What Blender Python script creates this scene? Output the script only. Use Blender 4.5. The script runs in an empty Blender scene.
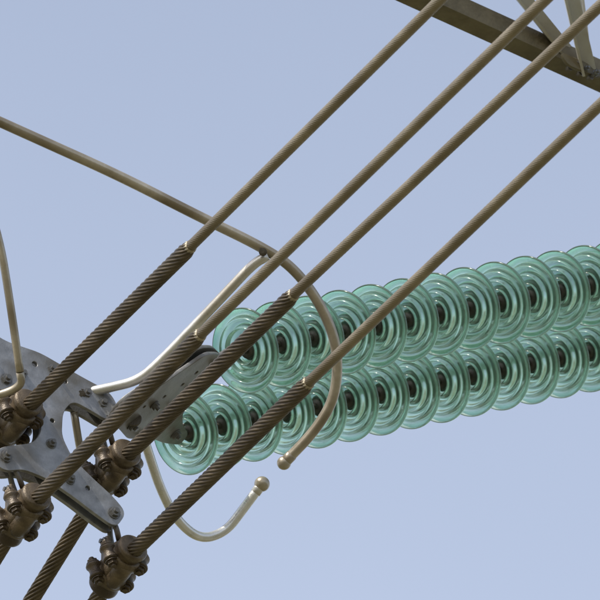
import bpy, bmesh, math, random
from mathutils import Vector, Matrix
random.seed(4)
scene = bpy.context.scene
scene.view_settings.view_transform = 'Standard'
scene.view_settings.look = 'None'
scene.view_settings.exposure = 0

# ------------------------------------------------------------------ site frame
EL = math.radians(35)
D0 = 25.0
CAM = Vector((0, 0, 1.6))
AX = Vector((1, 0, 0))
AY = Vector((0, math.cos(EL), math.sin(EL)))
AZ = Vector((0, -math.sin(EL), math.cos(EL)))
CEN = CAM + AY * D0
U = 300.0

def W(x, y, z):
    return CEN + AX * x + AY * y + AZ * z
def S(u, v, d):
    k = 1 + d / D0
    return W((u - 300) / U * k, d, (300 - v) / U * k)
def DV(x, y, z):
    return AX * x + AY * y + AZ * z
def yd(u, v):           # vertical plane of the bundle yoke
    return 0.7 * ((u - 192) + (393 - v)) / U
def Y(u, v, off=0.0):
    return S(u, v, yd(u, v) + off)

# ------------------------------------------------------------------ materials
def nodes(name):
    m = bpy.data.materials.new(name)
    m.use_nodes = True
    nt = m.node_tree
    return m, nt, nt.nodes, nt.links, nt.nodes['Principled BSDF']

def metal(name, c1, c2, metallic, rough, scale=25, bump=0.15, c3=None, bscale=None):
    m, nt, N, L, b = nodes(name)
    tc = N.new('ShaderNodeTexCoord')
    n1 = N.new('ShaderNodeTexNoise'); n1.inputs['Scale'].default_value = scale
    n1.inputs['Detail'].default_value = 8; n1.inputs['Roughness'].default_value = 0.65
    L.new(tc.outputs['Object'], n1.inputs['Vector'])
    r = N.new('ShaderNodeValToRGB')
    r.color_ramp.elements[0].position = 0.32; r.color_ramp.elements[0].color = (*c1, 1)
    r.color_ramp.elements[1].position = 0.68; r.color_ramp.elements[1].color = (*c2, 1)
    L.new(n1.outputs['Fac'], r.inputs['Fac'])
    col = r.outputs['Color']
    if c3:
        n3 = N.new('ShaderNodeTexNoise'); n3.inputs['Scale'].default_value = scale * 0.27
        n3.inputs['Detail'].default_value = 6
        L.new(tc.outputs['Object'], n3.inputs['Vector'])
        r3 = N.new('ShaderNodeValToRGB')
        r3.color_ramp.elements[0].position = 0.48; r3.color_ramp.elements[1].position = 0.66
        L.new(n3.outputs['Fac'], r3.inputs['Fac'])
        mx = N.new('ShaderNodeMixRGB'); mx.inputs[2].default_value = (*c3, 1)
        L.new(r3.outputs['Color'], mx.inputs[0]); L.new(col, mx.inputs[1])
        col = mx.outputs[0]
    L.new(col, b.inputs['Base Color'])
    b.inputs['Metallic'].default_value = metallic
    mr = N.new('ShaderNodeMapRange')
    mr.inputs[3].default_value = rough - 0.1; mr.inputs[4].default_value = rough + 0.15
    L.new(n1.outputs['Fac'], mr.inputs[0]); L.new(mr.outputs[0], b.inputs['Roughness'])
    n2 = N.new('ShaderNodeTexNoise'); n2.inputs['Scale'].default_value = bscale or scale * 8
    n2.inputs['Detail'].default_value = 4
    L.new(tc.outputs['Object'], n2.inputs['Vector'])
    bp = N.new('ShaderNodeBump'); bp.inputs['Strength'].default_value = bump
    bp.inputs['Distance'].default_value = 0.003
    L.new(n2.outputs['Fac'], bp.inputs['Height']); L.new(bp.outputs[0], b.inputs['Normal'])
    return m

M_CABLE = metal('weathered_conductor', (0.185, 0.152, 0.10), (0.285, 0.24, 0.168), 0.45, 0.38, 9, 0.12, (0.15, 0.12, 0.078))
M_ARM = metal('weathered_armour_rods', (0.055, 0.042, 0.026), (0.135, 0.106, 0.07), 0.4, 0.36, 14, 0.1)
M_TIP = metal('bright_rod_tips', (0.28, 0.24, 0.17), (0.36, 0.31, 0.23), 0.5, 0.4, 30, 0.1)
M_CLAMP = metal('brown_cast_clamp', (0.060, 0.043, 0.026), (0.16, 0.122, 0.076), 0.35, 0.38, 30, 0.5, (0.045, 0.033, 0.022))
M_GALV = metal('galvanised_plate', (0.19, 0.195, 0.20), (0.32, 0.325, 0.335), 0.4, 0.38, 22, 0.25, (0.14, 0.13, 0.11))
M_DARKG = metal('dull_galvanised', (0.095, 0.092, 0.085), (0.19, 0.185, 0.175), 0.4, 0.40, 25, 0.3, (0.08, 0.06, 0.04))
M_TUBE = metal('dusty_aluminium_tube', (0.29, 0.25, 0.185), (0.44, 0.395, 0.315), 0.5, 0.30, 12, 0.1, (0.20, 0.165, 0.115))
M_TUBEB = metal('clean_aluminium_tube', (0.52, 0.515, 0.495), (0.68, 0.675, 0.655), 0.6, 0.28, 14, 0.1, (0.38, 0.345, 0.28))
M_CAP = metal('insulator_cap_iron', (0.03, 0.027, 0.022), (0.075, 0.065, 0.052), 0.3, 0.45, 30, 0.3)
M_STEEL = metal('weathered_tower_steel', (0.095, 0.078, 0.042), (0.175, 0.148, 0.09), 0.2, 0.6, 9, 0.3, (0.06, 0.05, 0.03))
M_STEELP = metal('pale_galvanised_steel', (0.42, 0.42, 0.40), (0.54, 0.54, 0.51), 0.2, 0.55, 9, 0.2, (0.32, 0.29, 0.23))
M_CEM = metal('cement', (0.2, 0.19, 0.17), (0.3, 0.29, 0.26), 0.0, 0.9, 30, 0.3)

def glass_mat():
    m, nt, N, L, b = nodes('green_toughened_glass')
    b.inputs['Roughness'].default_value = 0.015
    b.inputs['IOR'].default_value = 1.47
    b.inputs['Transmission Weight'].default_value = 1.0
    tc = N.new('ShaderNodeTexCoord')
    # thicker glass at the rim reads as a deeper green
    sp = N.new('ShaderNodeSeparateXYZ'); L.new(tc.outputs['Object'], sp.inputs[0])
    cb = N.new('ShaderNodeCombineXYZ'); L.new(sp.outputs[0], cb.inputs[0]); L.new(sp.outputs[1], cb.inputs[1])
    ln = N.new('ShaderNodeVectorMath'); ln.operation = 'LENGTH'; L.new(cb.outputs[0], ln.inputs[0])
    rr = N.new('ShaderNodeValToRGB')
    rr.color_ramp.elements[0].position = 0.0; rr.color_ramp.elements[0].color = (0.68, 0.94, 0.82, 1)
    rr.color_ramp.elements[1].position = 1.0; rr.color_ramp.elements[1].color = (0.36, 0.74, 0.54, 1)
    e = rr.color_ramp.elements.new(0.80); e.color = (0.76, 0.97, 0.87, 1)
    mr0 = N.new('ShaderNodeMapRange'); mr0.inputs[1].default_value = 0.03; mr0.inputs[2].default_value = 0.144
    L.new(ln.outputs['Value'], mr0.inputs[0]); L.new(mr0.outputs[0], rr.inputs['Fac'])
    L.new(rr.outputs[0], b.inputs['Base Color'])
    n = N.new('ShaderNodeTexNoise'); n.inputs['Scale'].default_value = 14
    n.inputs['Detail'].default_value = 5
    L.new(tc.outputs['Object'], n.inputs['Vector'])
    tr = N.new('ShaderNodeBsdfTranslucent'); tr.inputs['Color'].default_value = (0.60, 0.92, 0.74, 1)
    df = N.new('ShaderNodeBsdfDiffuse'); df.inputs['Color'].default_value = (0.42, 0.66, 0.53, 1)
    m1 = N.new('ShaderNodeMixShader'); m1.inputs[0].default_value = 0.3
    L.new(tr.outputs[0], m1.inputs[1]); L.new(df.outputs[0], m1.inputs[2])
    mr = N.new('ShaderNodeMapRange'); mr.inputs[1].default_value = 0.3; mr.inputs[2].default_value = 0.7
    mr.inputs[3].default_value = 0.14; mr.inputs[4].default_value = 0.36
    L.new(n.outputs['Fac'], mr.inputs[0])
    m2 = N.new('ShaderNodeMixShader')
    L.new(mr.outputs[0], m2.inputs[0]); L.new(b.outputs[0], m2.inputs[1]); L.new(m1.outputs[0], m2.inputs[2])
    gl = N.new('ShaderNodeBsdfGlossy'); gl.inputs['Roughness'].default_value = 0.14
    fr = N.new('ShaderNodeFresnel'); fr.inputs['IOR'].default_value = 1.4
    m3 = N.new('ShaderNodeMixShader')
    L.new(fr.outputs[0], m3.inputs[0]); L.new(m2.outputs[0], m3.inputs[1]); L.new(gl.outputs[0], m3.inputs[2])
    L.new(m3.outputs[0], N['Material Output'].inputs['Surface'])
    return m
M_GLASS = glass_mat()

# ------------------------------------------------------------------ builders
def empty(name, loc):
    e = bpy.data.objects.new(name, None); scene.collection.objects.link(e)
    e.location = loc; e.empty_display_size = 0.1
    bpy.context.view_layer.update()
    return e
def adopt(o, parent):
    if parent:
        o.parent = parent
        o.matrix_parent_inverse = Matrix.Translation(parent.location).inverted()
def mkobj(name, me, mat, parent=None, smooth=True, mw=None):
    if mat: me.materials.append(mat)
    if smooth:
        for p in me.polygons: p.use_smooth = True
    o = bpy.data.objects.new(name, me); scene.collection.objects.link(o)
    if mw is not None: o.matrix_world = mw
    adopt(o, parent)
    return o

def fillet(pts, r=0.06, n=10):
    pts = [Vector(p) for p in pts]
    out = [pts[0]]
    for i in range(1, len(pts) - 1):
        a, b, c = pts[i-1], pts[i], pts[i+1]
        da, dc = (a - b), (c - b)
        ra = min(r, da.length * 0.49); rc = min(r, dc.length * 0.49)
        p0 = b + da.normalized() * ra; p2 = b + dc.normalized() * rc
        for k in range(n + 1):
            t = k / n
            out.append(p0 * (1-t)**2 + b * 2*t*(1-t) + p2 * t*t)
    out.append(pts[-1])
    return out

def sweep(name, pts, rad, mat, parent=None, seg=20, lobes=0, dep=0.0, twist=0.0, step=None, mats=None):
    pts = [Vector(p) for p in pts]
    if step:
        q = [pts[0]]
        for a, b in zip(pts, pts[1:]):
            n = max(1, int((b - a).length / step))
            for k in range(1, n + 1): q.append(a.lerp(b, k / n))
        pts = q
    clean = [pts[0]]
    for p in pts[1:]:
        if (p - clean[-1]).length > 1e-5: clean.append(p)
    pts = clean
    org = pts[0].copy()
    tang = []
    for i in range(len(pts)):
        a = pts[max(i-1, 0)]; b = pts[min(i+1, len(pts)-1)]
        tang.append((b - a).normalized())
    ref = Vector((0, 0, 1)) if abs(tang[0].z) < 0.9 else Vector((1, 0, 0))
    nrm = (ref - tang[0] * ref.dot(tang[0])).normalized()
    total = sum((b - a).length for a, b in zip(pts, pts[1:]))
    verts, faces = [], []
    s = 0
    for i, p in enumerate(pts):
        if i: s += (p - pts[i-1]).length
        nrm = (nrm - tang[i] * nrm.dot(tang[i])).normalized()
        bn = tang[i].cross(nrm)
        R = rad(s, total) if callable(rad) else rad
        for k in range(seg):
            th = 2 * math.pi * k / seg
            rr = R
            if lobes: rr = R * (1 - dep + dep * abs(math.sin(lobes * th / 2)) ** 0.8)
            a = th + twist * s
            verts.append(p - org + (nrm * math.cos(a) + bn * math.sin(a)) * rr)
    for i in range(len(pts) - 1):
        for k in range(seg):
            k2 = (k + 1) % seg
            faces.append((i*seg+k, i*seg+k2, (i+1)*seg+k2, (i+1)*seg+k))
    faces.append(tuple(reversed(range(seg))))
    faces.append(tuple(range((len(pts)-1)*seg, len(pts)*seg)))
    me = bpy.data.meshes.new(name)
    me.from_pydata([tuple(v) for v in verts], [], faces); me.update()
    return mkobj(name, me, mat, parent, True, Matrix.Translation(org))

def lathe_mesh(name, prof, seg=64, closed=False):
    verts, faces = [], []
    n = len(prof)
    for r, z in prof:
        for k in range(seg):
            a = 2*math.pi*k/seg
            verts.append((r*math.cos(a), r*math.sin(a), z))
    rng = n if closed else n - 1
    for i in range(rng):
        j = (i + 1) % n
        for k in range(seg):
            k2 = (k+1) % seg
            faces.append((i*seg+k, i*seg+k2, j*seg+k2, j*seg+k))
    if not closed:
        faces.append(tuple(reversed(range(seg)))); faces.append(tuple(range((n-1)*seg, n*seg)))
    me = bpy.data.meshes.new(name); me.from_pydata(verts, [], faces)
    bm = bmesh.new(); bm.from_mesh(me); bmesh.ops.recalc_face_normals(bm, faces=bm.faces); bm.to_mesh(me); bm.free()
    return me

def frame(org, z, x=None):
    z = z.normalized()
    if x is None: x = Vector((0, 0, 1)) if abs(z.z) < 0.9 else Vector((1, 0, 0))
    x = (x - z * x.dot(z)).normalized()
    y = z.cross(x)
    m = Matrix((x, y, z)).transposed().to_4x4()
    m.translation = org
    return m

def smoothprof(pr, it=2):
    for _ in range(it):
        q = [pr[0]]
        for a, b in zip(pr, pr[1:]):
            q.append((a[0]*.75+b[0]*.25, a[1]*.75+b[1]*.25)); q.append((a[0]*.25+b[0]*.75, a[1]*.25+b[1]*.75))
        q.append(pr[-1]); pr = q
    return pr

def hexbolt(parent, p, axis, r=0.016, L=0.05, mat=None):
    bm = bmesh.new()
    def cyl(z0, z1, rr, sg):
        bmesh.ops.create_cone(bm, cap_ends=True, segments=sg, radius1=rr, radius2=rr, depth=z1-z0,
                              matrix=Matrix.Translation((0, 0, (z0+z1)/2)))
    h = L/2
    cyl(-h-0.022, h+0.024, r*0.5, 14)
    cyl(h, h+0.003, r*1.25, 20); cyl(-h-0.003, -h, r*1.25, 20)
    cyl(h+0.003, h+0.014, r, 6); cyl(-h-0.014, -h-0.003, r, 6)
    me = bpy.data.meshes.new('bolt'); bm.to_mesh(me); bm.free()
    return mkobj('bolt', me, mat or M_DARKG, parent, False, frame(p, axis))

def plate(name, pts, normal, thick, mat, parent, holes=(), bevel=0.002):
    pts = [Vector(p) for p in pts]
    c = sum(pts, Vector()) / len(pts)
    mw = frame(c, normal); inv = mw.inverted()
    cu = bpy.data.curves.new(name, 'CURVE'); cu.dimensions = '2D'; cu.fill_mode = 'BOTH'
    def spl(lst):
        sp = cu.splines.new('POLY'); sp.points.add(len(lst)-1)
        for i, q in enumerate(lst): sp.points[i].co = (q[0], q[1], 0, 1)
        sp.use_cyclic_u = True
    loc = [inv @ p for p in pts]
    rl = []
    n = len(loc)
    for i in range(n):
        a, b, d = Vector(loc[i-1][:2]), Vector(loc[i][:2]), Vector(loc[(i+1) % n][:2])
        da, dd = a-b, d-b
        ra = min(0.03, da.length*0.45); rd = min(0.03, dd.length*0.45)
        p0 = b + da.normalized()*ra; p2 = b + dd.normalized()*rd
        for k in range(6):
            t = k/5; rl.append(p0*(1-t)**2 + b*2*t*(1-t) + p2*t*t)
    spl(rl)
    for (hp, hr) in holes:
        h = inv @ hp
        spl([(h[0] + hr*math.cos(2*math.pi*k/20), h[1] + hr*math.sin(2*math.pi*k/20)) for k in range(20)])
    cu.extrude = thick/2; cu.bevel_depth = bevel; cu.bevel_resolution = 1
    o = bpy.data.objects.new(name, cu); scene.collection.objects.link(o)
    dg = bpy.context.evaluated_depsgraph_get()
    me = bpy.data.meshes.new_from_object(o.evaluated_get(dg))
    bpy.data.objects.remove(o); bpy.data.curves.remove(cu)
    me.name = name; me.materials.clear()
    return mkobj(name, me, mat, parent, False, mw)

# ------------------------------------------------------------------ insulators
glass_prof = smoothprof([
    (0.022, 0.060), (0.034, 0.060), (0.040, 0.040), (0.048, 0.026), (0.075, 0.023), (0.105, 0.015), (0.132, 0.004),
    (0.1425, -0.006), (0.1455, -0.013), (0.1425, -0.018), (0.137, -0.013), (0.128, -0.004),
    (0.119, -0.001), (0.1145, -0.008), (0.1110, -0.021), (0.1070, -0.023), (0.1035, -0.017), (0.0995, -0.001), (0.0925, 0.006),
    (0.086, 0.001), (0.0825, -0.019), (0.0785, -0.029), (0.0745, -0.027), (0.0715, -0.016), (0.068, 0.003), (0.062, 0.010),
    (0.056, 0.004), (0.0525, -0.018), (0.048, -0.026), (0.044, -0.020), (0.040, -0.001), (0.030, 0.006), (0.022, 0.010), (0.020, 0.04)], 2)
glass_me = lathe_mesh('glass_shed', glass_prof, 72, closed=True)
glass_me.materials.append(M_GLASS)
cap_me = lathe_mesh('cap', smoothprof([(0.0165, 0.020), (0.046, 0.0285), (0.052, 0.034), (0.051, 0.044), (0.044, 0.052), (0.042, 0.070),
        (0.036, 0.086), (0.026, 0.096), (0.022, 0.104), (0.010, 0.105)], 1), 32)
cap_me.materials.append(M_CAP)
pin_me = lathe_mesh('pin', smoothprof([(0.012, 0.02), (0.012, -0.01), (0.010, -0.014), (0.010, -0.058), (0.016, -0.064), (0.016, -0.070), (0.008, -0.073)], 1), 20)
pin_me.materials.append(M_CAP)
cem_me = lathe_mesh('cement_ring', [(0.0125, -0.008), (0.029, -0.006), (0.0285, 0.0025), (0.0125, 0.015)], 32)
cem_me.materials.append(M_CAP)
for me in (glass_me, cap_me, pin_me, cem_me):
    for p in me.polygons: p.use_smooth = True

SDIR = DV(0.645, 0.755, 0.118).normalized()
PITCH = 0.168
NDISC = 22
def string(start):
    e = empty('insulator_string', start)
    for i in range(NDISC):
        c = start + SDIR * PITCH * i
        tilt = Vector((random.uniform(-1, 1), random.uniform(-1, 1), random.uniform(-1, 1))) * 0.018
        mw = frame(c, SDIR + tilt)
        for nm, me in (('glass_shed', glass_me), ('cap', cap_me), ('pin', pin_me), ('cement', cem_me)):
            o = bpy.data.objects.new(nm, me); scene.collection.objects.link(o)
            o.matrix_world = mw @ Matrix.Rotation(random.uniform(0, 6.28), 4, 'Z'); adopt(o, e)
    p = start + SDIR * (PITCH * (NDISC-1) + 0.09)
    sweep('tower_link', [p, p + SDIR * 0.28], 0.014, M_DARKG, e)
    return e, p + SDIR*0.28
A0 = S(248, 350, 0.0); B0 = S(188, 432, 0.18)
strA, endA = string(A0)
strB, endB = string(B0)

# ------------------------------------------------------------------ conductors
CDIR = Vector((0.5, -0.866, 0))
def conductor(clamp, armend, far, name='power_line_conductor'):
    d0 = yd(*clamp) + 0.02
    p0 = S(*clamp, d0)
    dep = lambda u: d0 - 1.43 * (u - clamp[0]) / U
    pa = S(*armend, dep(armend[0]))
    pf = S(*far, dep(far[0]))
    e = empty(name, p0)
    dfar = (pf - pa).normalized()
    sweep('cable', [p0.lerp(pa, 0.9), pa, pf + dfar*0.5], 0.0178, M_CABLE, e, seg=80, lobes=20, dep=0.06, twist=16, step=0.02)
    span = [pf + dfar*0.5]
    for k in range(1, 16):
        t = k * 3.0
        span.append(pf + dfar*(0.5+t) + Vector((0, 0, 0.0015*t*t)))
    sweep('cable_span', span, 0.0178, M_CABLE, e, seg=16)
    Rr = lambda s, t: 0.0268 if s < t - 0.03 else 0.0268 - 0.006*(s - t + 0.03)/0.03
    sweep('armour_rods', [p0, pa], Rr, M_ARM, e, seg=84, lobes=12, dep=0.24, twist=19, step=0.007)
    ad = (pa - p0).normalized()
    sweep('rod_tips', [pa - ad*0.004, pa + ad*0.003, pa + ad*0.007], lambda s, t: 0.0218 if s < t-0.003 else 0.0208, M_TIP, e, seg=48, lobes=12, dep=0.14, twist=19)
    bd = DV(-0.263, 0.265, -0.42).normalized()
    p1 = p0 + bd*0.95
    sweep('armour_rods_back', [p0, p1], 0.0268, M_ARM, e, seg=84, lobes=12, dep=0.24, twist=19, step=0.007)
    sweep('cable_back', [p1 - bd*0.05] + [p1 + bd*t + Vector((0, 0, 0.004*t*t)) for t in (0, 3, 6, 9, 12, 15, 20, 25, 30)], 0.0178, M_CABLE, e, seg=16)
    return p0, ad, bd

C = {}
C[1] = conductor((14, 420), (190, 247), (440, 0))
C[2] = conductor((22, 514), (200, 335), (545, 0))
C[3] = conductor((112, 470), (293, 295), (604, 2))
C[4] = conductor((118, 566), (308, 383), (604, 101))

# ------------------------------------------------------------------ clamps
K = 1.13
def clamp(p, ad, hang):
    e = empty('suspension_clamp', p)
    ax = ad.copy()
    up = Vector((0, 0, 1)); up = (up - ax*up.dot(ax)).normalized()
    side = ax.cross(up)
    prof = [(-0.098, 0.038), (-0.094, 0.046), (-0.08, 0.046), (-0.066, 0.037), (-0.03, 0.040), (0, 0.043), (0.03, 0.040), (0.066, 0.037), (0.08, 0.046), (0.094, 0.046), (0.098, 0.038)]
    me = lathe_mesh('body', [(r*K, z*K) for z, r in smoothprof(prof, 1)], 36)
    mkobj('body', me, M_CLAMP, e, True, frame(p - up*0.004, ax, up))
    for t in (-0.047, 0.047):
        q = p + ax*t
        me = lathe_mesh('strap', [(a*K, b*K) for a, b in smoothprof([(0.040, -0.019), (0.050, -0.018), (0.053, 0), (0.050, 0.018), (0.040, 0.019)], 1)], 32)
        mkobj('strap', me, M_CLAMP, e, True, frame(q, ax, up))
        for sg in (-1, 1):
            b0 = q + side*sg*0.058 - up*0.006
            me = lathe_mesh('lug', [(a*K, b*K) for a, b in smoothprof([(0.004, -0.026), (0.022, -0.025), (0.025, -0.018), (0.019, -0.008), (0.019, 0.008), (0.025, 0.018), (0.022, 0.025), (0.004, 0.026)], 1)], 20)
            mkobj('lug', me, M_CLAMP, e, True, frame(b0, up + side*sg*0.25))
            hexbolt(e, b0, up + side*sg*0.25, 0.018, 0.060, M_CLAMP)
    me = lathe_mesh('keeper', [(a*K, b*K) for a, b in smoothprof([(0.004, -0.05), (0.024, -0.048), (0.030, -0.03), (0.030, 0.03), (0.024, 0.048), (0.004, 0.05)], 1)], 24)
    mkobj('keeper', me, M_CLAMP, e, True, frame(p - up*0.034, ax))
    top = p + up*0.088
    for sg in (-1, 1):
        o = side*sg*0.044
        plate('ear', [p + o + ax*0.036 - up*0.02, p + o + ax*0.024 + up*0.07, p + o*0.6 + ax*0.02 + up*0.105,
                      p + o*0.6 - ax*0.02 + up*0.105, p + o - ax*0.024 + up*0.07, p + o - ax*0.036 - up*0.02], side, 0.009, M_CLAMP, e)
    hexbolt(e, top, side, 0.016, 0.075, M_DARKG)
    f = fillet([top - ax*0.022, top - ax*0.022 + (hang-top)*0.5, hang + up*0.012, top + ax*0.022 + (hang-top)*0.5, top + ax*0.022], 0.02, 6)
    sweep('shackle', f, 0.0095, M_DARKG, e, seg=14)
    return e
hangs = {1: (2, 384), 2: (8, 461), 3: (100, 414), 4: (110, 518)}
for k in C:
    p0, ad, bd = C[k]
    h = Y(*hangs[k])
    clamp(p0, (ad - bd).normalized(), h)

# ------------------------------------------------------------------ main yoke
NY = CDIR
yk = empty('bundle_yoke', Y(55, 440))
out = [(-80, 285), (-40, 318), (0, 346), (35, 358), (78, 383), (104, 397), (113, 412), (104, 426), (88, 416), (68, 405), (58, 416), (57, 440), (68, 462),
       (88, 482), (110, 502), (122, 517), (112, 531), (96, 520), (70, 500), (44, 482), (20, 472), (2, 474), (-10, 464), (-4, 451), (14, 449), (30, 447),
       (38, 436), (36, 418), (24, 402), (4, 396), (-22, 388), (-80, 345)]
holes = [(Y(30, 369), 0.012), (Y(60, 386), 0.012), (Y(12, 364), 0.010), (Y(48, 425), 0.010), (Y(84, 492), 0.011)]
for off in (-0.022, 0.022):
    plate('yoke_plate', [Y(*q) + NY*off for q in out], NY, 0.010, M_GALV, yk, holes=[(h + NY*off, r) for h, r in holes])
for q, r in [((18, 379), .015), ((47, 374), .015), ((82, 398), .017), ((98, 408), .018), ((2, 460), .018), ((110, 517), .018), ((47, 448), .015), ((2, 384), .018), ((66, 484), .014), ((-20, 352), .015)]:
    hexbolt(yk, Y(*q), NY, r, 0.055)

# twin string yoke (lies in the plane of the two strings)
def T(u, v, off=0.0):
    return S(u, v, 0.00618*u + 0.00681*v - 3.924 + off)
tn = (T(222, 360) - T(175, 432)).cross(T(118, 425) - T(175, 432)).normalized()
ty = empty('string_yoke', T(170, 410))
out2 = [(112, 420), (124, 404), (150, 386), (176, 368), (202, 350), (215, 350), (223, 358), (218, 369), (204, 382), (190, 394), (178, 408), (178, 420), (184, 430), (176, 440), (160, 438), (144, 432), (124, 434)]
h2 = [(T(160, 392), .010), (T(178, 380), .010), (T(192, 368), .010), (T(158, 412), .010), (T(140, 402), .008)]
M_SY = metal('string_yoke_plate', (0.12, 0.12, 0.118), (0.22, 0.22, 0.215), 0.35, 0.40, 22, 0.25, (0.09, 0.075, 0.055))
for off in (-0.016, 0.016):
    plate('yoke_plate', [T(*q) + tn*off for q in out2], tn, 0.010, M_SY, ty, holes=[(h + tn*off, r) for h, r in h2])
for q, r in [((211, 360), .017), ((171, 429), .017), ((150, 400), .014), ((128, 420), .018), ((186, 386), .012), ((168, 402), .012)]:
    hexbolt(ty, T(*q), tn, r, 0.048)
for off in (-0.034, 0.034):
    a, b = Y(96, 408), T(128, 420)
    d = (b - a).normalized(); n = (NY*0.6 + tn*0.4).normalized(); w = d.cross(n).normalized()*0.022
    plate('strap_link', [a - d*0.02 + w + n*off, b + d*0.02 + w + n*off, b + d*0.02 - w + n*off, a - d*0.02 - w + n*off], w.cross(d), 0.008, M_DARKG, ty)
for a, b in ((T(211, 360), A0 - SDIR*0.066), (T(171, 429), B0 - SDIR*0.066)):
    me = lathe_mesh('ball_eye', smoothprof([(0.006, -0.02), (0.022, -0.018), (0.024, 0.0), (0.022, 0.018), (0.006, 0.02)], 1), 24)
    mkobj('eye', me, M_DARKG, ty, True, frame(a, tn))
    L = (b-a).length
    me = lathe_mesh('socket', smoothprof([(0.004, 0.0), (0.013, 0.003), (0.012, L*0.3), (0.018, L*0.5), (0.023, L*0.75), (0.023, L*0.97), (0.018, L+0.010), (0.004, L+0.011)], 1), 28)
    mkobj('socket', me, M_DARKG, ty, True, frame(a, b-a))
    hexbolt(ty, a + (b-a)*0.72, tn.cross(b-a), 0.009, 0.044)

# ------------------------------------------------------------------ grading tubes
def tube(name, pts, r, mat, fil=0.07, ball=None, parent=None):
    P = [S(*q) for q in pts]
    e = parent or empty(name, P[0])
    path = fillet(P, fil, 12)
    sweep('tube', path, r, mat, e, seg=28, step=0.03)
    if ball:
        for end, rb in ball:
            p = P[end]; q = P[end-1] if end == -1 else P[1]
            me = lathe_mesh('end_ball', [(max(0.0005, rb*math.sin(a)), rb*math.cos(a)) for a in [math.pi*k/14 for k in range(15)]], 24)
            mkobj('end_cap', me, M_TUBE, e, True, frame(p, p-q))
            me = lathe_mesh('end_collar', [(r*0.9, -0.040), (r*1.10, -0.038), (r*1.10, -0.012), (r*0.9, -0.008)], 24)
            mkobj('end_collar', me, mat, e, True, frame(p, p-q))
    return e
near = tube('grading_ring', [(-180, 40, -0.62), (0, 122, -0.50), (120, 176, -0.42), (200, 217, -0.38), (262, 247, -0.34), (294, 268, -0.32),
      (322, 306, -0.31), (338, 348, -0.31), (336, 396, -0.30), (316, 430, -0.29), (284, 463, -0.27)], 0.0175, M_TUBE, 0.14, [(-1, 0.0235)])
tube('x', [(268, 256, -0.345), (254, 263, -0.345), (226, 293, -0.33), (160, 362, -0.29), (138, 381, -0.28), (108, 388, -0.27), (76, 395, -0.25)], 0.0165, M_TUBEB, 0.09, parent=near)
hexbolt(near, S(263, 252, -0.345), AY, 0.011, 0.05, M_DARKG)
hexbolt(near, S(82, 394, -0.27), AY, 0.014, 0.05, M_DARKG)
far = tube('grading_ring', [(143, 436, -0.16), (150, 458, -0.10), (160, 488, -0.02), (176, 520, 0.05), (200, 540, 0.12), (226, 532, 0.17), (244, 508, 0.19), (262, 484, 0.20)], 0.0165, M_TUBEB, 0.09, [(-1, 0.0262)])
left = tube('grading_ring', [(-60, 60, -0.5), (-30, 150, -0.55), (0, 240, -0.60), (12, 315, -0.62), (20, 372, -0.62)], 0.0135, M_TUBE, 0.1)
tube('x', [(20, 372, -0.62), (22, 384, -0.6), (10, 392, -0.58), (-20, 400, -0.58)], 0.0135, M_TUBE, 0.04, parent=left)
tube('x', [(74, 412, -0.30), (79, 444, -0.28), (84, 470, -0.27)], 0.013, M_TUBE, 0.04, parent=far)

# ------------------------------------------------------------------ tower
tw = empty('lattice_tower', Vector((7, 24, 0)))
def angle(a, b, w, mat, facing=Vector((0, 0, 1)), t=0.009, name='member', flip=1):
    d = (b-a).normalized()
    f = (facing - d*facing.dot(d)).normalized(); g = d.cross(f)*flip
    prof = [(0, 0), (w, 0), (w, t), (t, t), (t, w), (0, w)]
    verts = [a + f*y + g*x for x, y in prof] + [b + f*y + g*x for x, y in prof]
    n = 6
    faces = [tuple(range(n)), tuple(range(2*n-1, n-1, -1))] + [(i, (i+1) % n, (i+1) % n + n, i+n) for i in range(n)]
    me = bpy.data.meshes.new(name); me.from_pydata([tuple(v - a) for v in verts], [], faces)
    bm = bmesh.new(); bm.from_mesh(me); bmesh.ops.recalc_face_normals(bm, faces=bm.faces)
    bm.to_mesh(me); bm.free()
    return mkobj(name, me, mat, tw, False, Matrix.Translation(a))
Q1 = S(412, -9, 1.50); Q2 = S(606, 79, 2.02)
E = (Q2 - Q1).normalized()
up = Vector((0, 0, 1))
PN = Vector((E.y, -E.x, 0)).normalized()
start = Q1 - E*2.5; endp = Q1 + E*7.5
angle(start, endp, 0.078, M_STEEL, facing=up, flip=-1, name='bottom_chord')
angle(start + PN*1.7, endp + PN*1.7, 0.09, M_STEEL, facing=up, flip=-1, name='bottom_chord')
angle(start + up*0.9, endp + up*1.7, 0.09, M_STEELP, facing=-up, name='top_chord')
angle(start + PN*1.7 + up*0.9, endp + PN*1.7 + up*1.7, 0.09, M_STEELP, facing=-up, flip=-1, name='top_chord')
N1 = S(581, 72, 1.93)
angle(N1, S(562, -8, 1.82) + (S(562, -8, 1.82)-N1)*3.2, 0.055, M_STEELP, facing=-AY, name='web', flip=1)
N2 = S(592, 66, 1.97)
angle(N2, S(583, -8, 1.93) + (S(583, -8, 1.93)-N2)*4, 0.035, M_STEELP, facing=-AY, name='web', flip=-1)
N3 = S(560, 54, 1.97)
angle(N3, S(512, -5, 1.75) + (S(512, -5, 1.75)-N3)*3, 0.05, M_STEELP, facing=-AY, name='web')
plate('gusset', [S(560, 52, 1.84), S(600, 68, 1.94), S(599, 80, 1.94), S(566, 66, 1.84)], PN, 0.008, M_STEEL, tw)
for q in [(572, 66), (583, 71), (593, 75)]:
    hexbolt(tw, S(*q, 1.90), PN, 0.010, 0.02)
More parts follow.
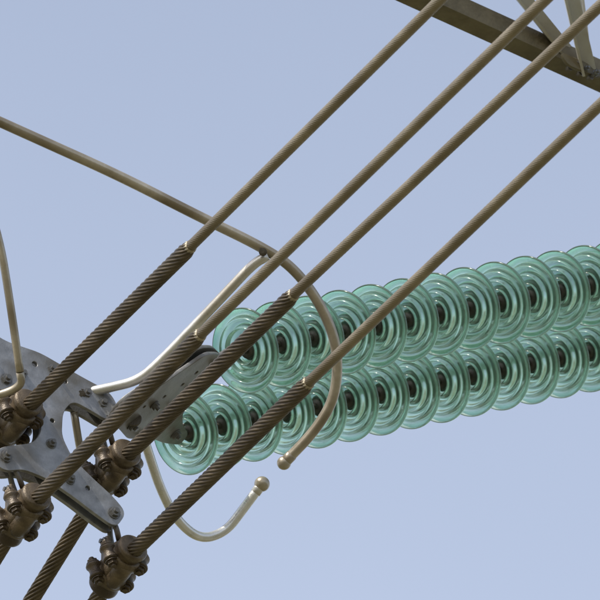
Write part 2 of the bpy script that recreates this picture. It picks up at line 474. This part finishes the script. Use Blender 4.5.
for i in range(5, 11):
    a = start + E*i; b = start + E*(i+1)
    if i > 5:
        angle(a, a + PN*1.7, 0.05, M_STEELP, name='web')
        angle(a + PN*1.7, b, 0.04, M_STEELP, name='web')
    if i >= 6 and i < 10:
        ha = up*(0.9 + 0.08*i)
        for o in (Vector(), PN*1.7):
            angle(a + o, a + o + ha, 0.05, M_STEELP, facing=PN, name='web')
            angle(b + o, a + o + ha, 0.045, M_STEELP, facing=PN, name='web')
hp = (endA + endB)/2
near_ch = start + E*(hp - start).dot(E)
plate('hanger_plate', [endA + up*.05, endB + up*.05, endB - SDIR*0.04 - up*.03, endA - SDIR*0.04 - up*.03], (endA-endB).cross(SDIR), 0.014, M_STEEL, tw)
sweep('hanger_link', [hp, near_ch + PN*0.1], 0.02, M_STEEL, tw)
sweep('hanger_link', [hp, near_ch + PN*1.6], 0.02, M_STEEL, tw)
tc = start + E*9.0 + PN*0.85
def corner(z, i):
    w = 0.85 + (tc.z + 1.5 - z) * 0.115 if z < tc.z + 1.5 else 0.85
    sx = (-1, 1, 1, -1)[i]; sy = (-1, -1, 1, 1)[i]
    Eh = Vector((E.x, E.y, 0)).normalized()
    return Vector((tc.x, tc.y, 0)) + Eh*sx*w + PN*sy*w + up*z
lev = [-0.3, 3.5, 6.8, 9.6, 12.0, 14.1, 16.0, 17.8, 19.4]
for i in range(4):
    for a, b in zip(lev, lev[1:]):
        j = (i+1) % 4
        angle(corner(a, i), corner(b, i), 0.14, M_STEELP, facing=PN, name='leg')
        angle(corner(a, i), corner(b, j), 0.06, M_STEELP, facing=PN, name='brace')
        angle(corner(a, j), corner(b, i), 0.06, M_STEELP, facing=PN, name='brace')
        angle(corner(b, i), corner(b, j), 0.06, M_STEELP, facing=up, name='brace')
    me = lathe_mesh('footing', smoothprof([(0.02, -0.4), (0.45, -0.4), (0.45, 0.25), (0.3, 0.35), (0.02, 0.35)], 1), 24)
    mkobj('footing', me, M_CEM, tw, True, Matrix.Translation(corner(0, i)))

# ------------------------------------------------------------------ ground
def ground():
    me = bpy.data.meshes.new('ground')
    bm = bmesh.new(); bmesh.ops.create_grid(bm, x_segments=100, y_segments=100, size=2500)
    from mathutils import noise
    for v in bm.verts:
        r = math.hypot(v.co.x, v.co.y)
        v.co.z = noise.noise(v.co*0.002)*12*min(1, max(0, (r-120)/600))
    bm.to_mesh(me); bm.free()
    m, nt, N, L, b = nodes('dry_grass')
    tc = N.new('ShaderNodeTexCoord')
    n1 = N.new('ShaderNodeTexNoise'); n1.inputs['Scale'].default_value = 0.15; n1.inputs['Detail'].default_value = 12
    L.new(tc.outputs['Object'], n1.inputs['Vector'])
    r = N.new('ShaderNodeValToRGB')
    r.color_ramp.elements[0].position = 0.35; r.color_ramp.elements[0].color = (0.07, 0.075, 0.03, 1)
    r.color_ramp.elements[1].position = 0.65; r.color_ramp.elements[1].color = (0.20, 0.17, 0.10, 1)
    L.new(n1.outputs['Fac'], r.inputs['Fac']); L.new(r.outputs[0], b.inputs['Base Color'])
    b.inputs['Roughness'].default_value = 0.95
    mkobj('ground', me, m, None, True)
ground()

# ------------------------------------------------------------------ light
to_sun = Vector((-0.50, -0.46, 0.73)).normalized()
elev = math.asin(to_sun.z); rot = math.atan2(to_sun.x, to_sun.y)
w = bpy.data.worlds.new('World'); scene.world = w; w.use_nodes = True
N, L = w.node_tree.nodes, w.node_tree.links
sky = N.new('ShaderNodeTexSky'); sky.sky_type = 'NISHITA'; sky.sun_disc = False
sky.sun_elevation = elev; sky.sun_rotation = rot
sky.air_density = 1.0; sky.dust_density = 2.5; sky.ozone_density = 1.5
# thin high haze: pale veil, denser toward the horizon
tcw = N.new('ShaderNodeTexCoord'); sep = N.new('ShaderNodeSeparateXYZ')
L.new(tcw.outputs['Generated'], sep.inputs[0])
mr = N.new('ShaderNodeMapRange'); mr.inputs[1].default_value = 0.40; mr.inputs[2].default_value = 0.75
mr.inputs[3].default_value = 1.50; mr.inputs[4].default_value = 0.52
L.new(sep.outputs['Z'], mr.inputs[0])
nz = N.new('ShaderNodeTexNoise'); nz.inputs['Scale'].default_value = 9; nz.inputs['Detail'].default_value = 3
L.new(tcw.outputs['Generated'], nz.inputs['Vector'])
mrn = N.new('ShaderNodeMapRange'); mrn.inputs[3].default_value = 0.92; mrn.inputs[4].default_value = 1.08
L.new(nz.outputs['Fac'], mrn.inputs[0])
mu = N.new('ShaderNodeMath'); mu.operation = 'MULTIPLY'
L.new(mr.outputs[0], mu.inputs[0]); L.new(mrn.outputs[0], mu.inputs[1])
vs = N.new('ShaderNodeVectorMath'); vs.operation = 'SCALE'; vs.inputs[0].default_value = (2.02, 2.04, 2.16)
L.new(mu.outputs[0], vs.inputs['Scale'])
ad = N.new('ShaderNodeVectorMath'); ad.operation = 'ADD'
L.new(sky.outputs[0], ad.inputs[0]); L.new(vs.outputs[0], ad.inputs[1])
L.new(ad.outputs[0], N['Background'].inputs['Color'])
N['Background'].inputs['Strength'].default_value = 0.15
sl = bpy.data.lights.new('sun', 'SUN'); sl.energy = 5.0; sl.angle = math.radians(0.5); sl.color = (1.0, 0.95, 0.86)
so = bpy.data.objects.new('sun', sl); scene.collection.objects.link(so)
so.rotation_euler = to_sun.to_track_quat('Z', 'Y').to_euler()

# ------------------------------------------------------------------ camera
cd = bpy.data.cameras.new('camera'); cam = bpy.data.objects.new('camera', cd); scene.collection.objects.link(cam)
cd.lens = 36 * D0 / 2.0; cd.sensor_width = 36
cd.clip_start = 0.1; cd.clip_end = 6000
cam.location = CAM
cam.rotation_euler = (math.radians(90) + EL, 0, 0)
cd.dof.use_dof = True; cd.dof.focus_distance = D0 - 0.3; cd.dof.aperture_fstop = 13
scene.camera = cam
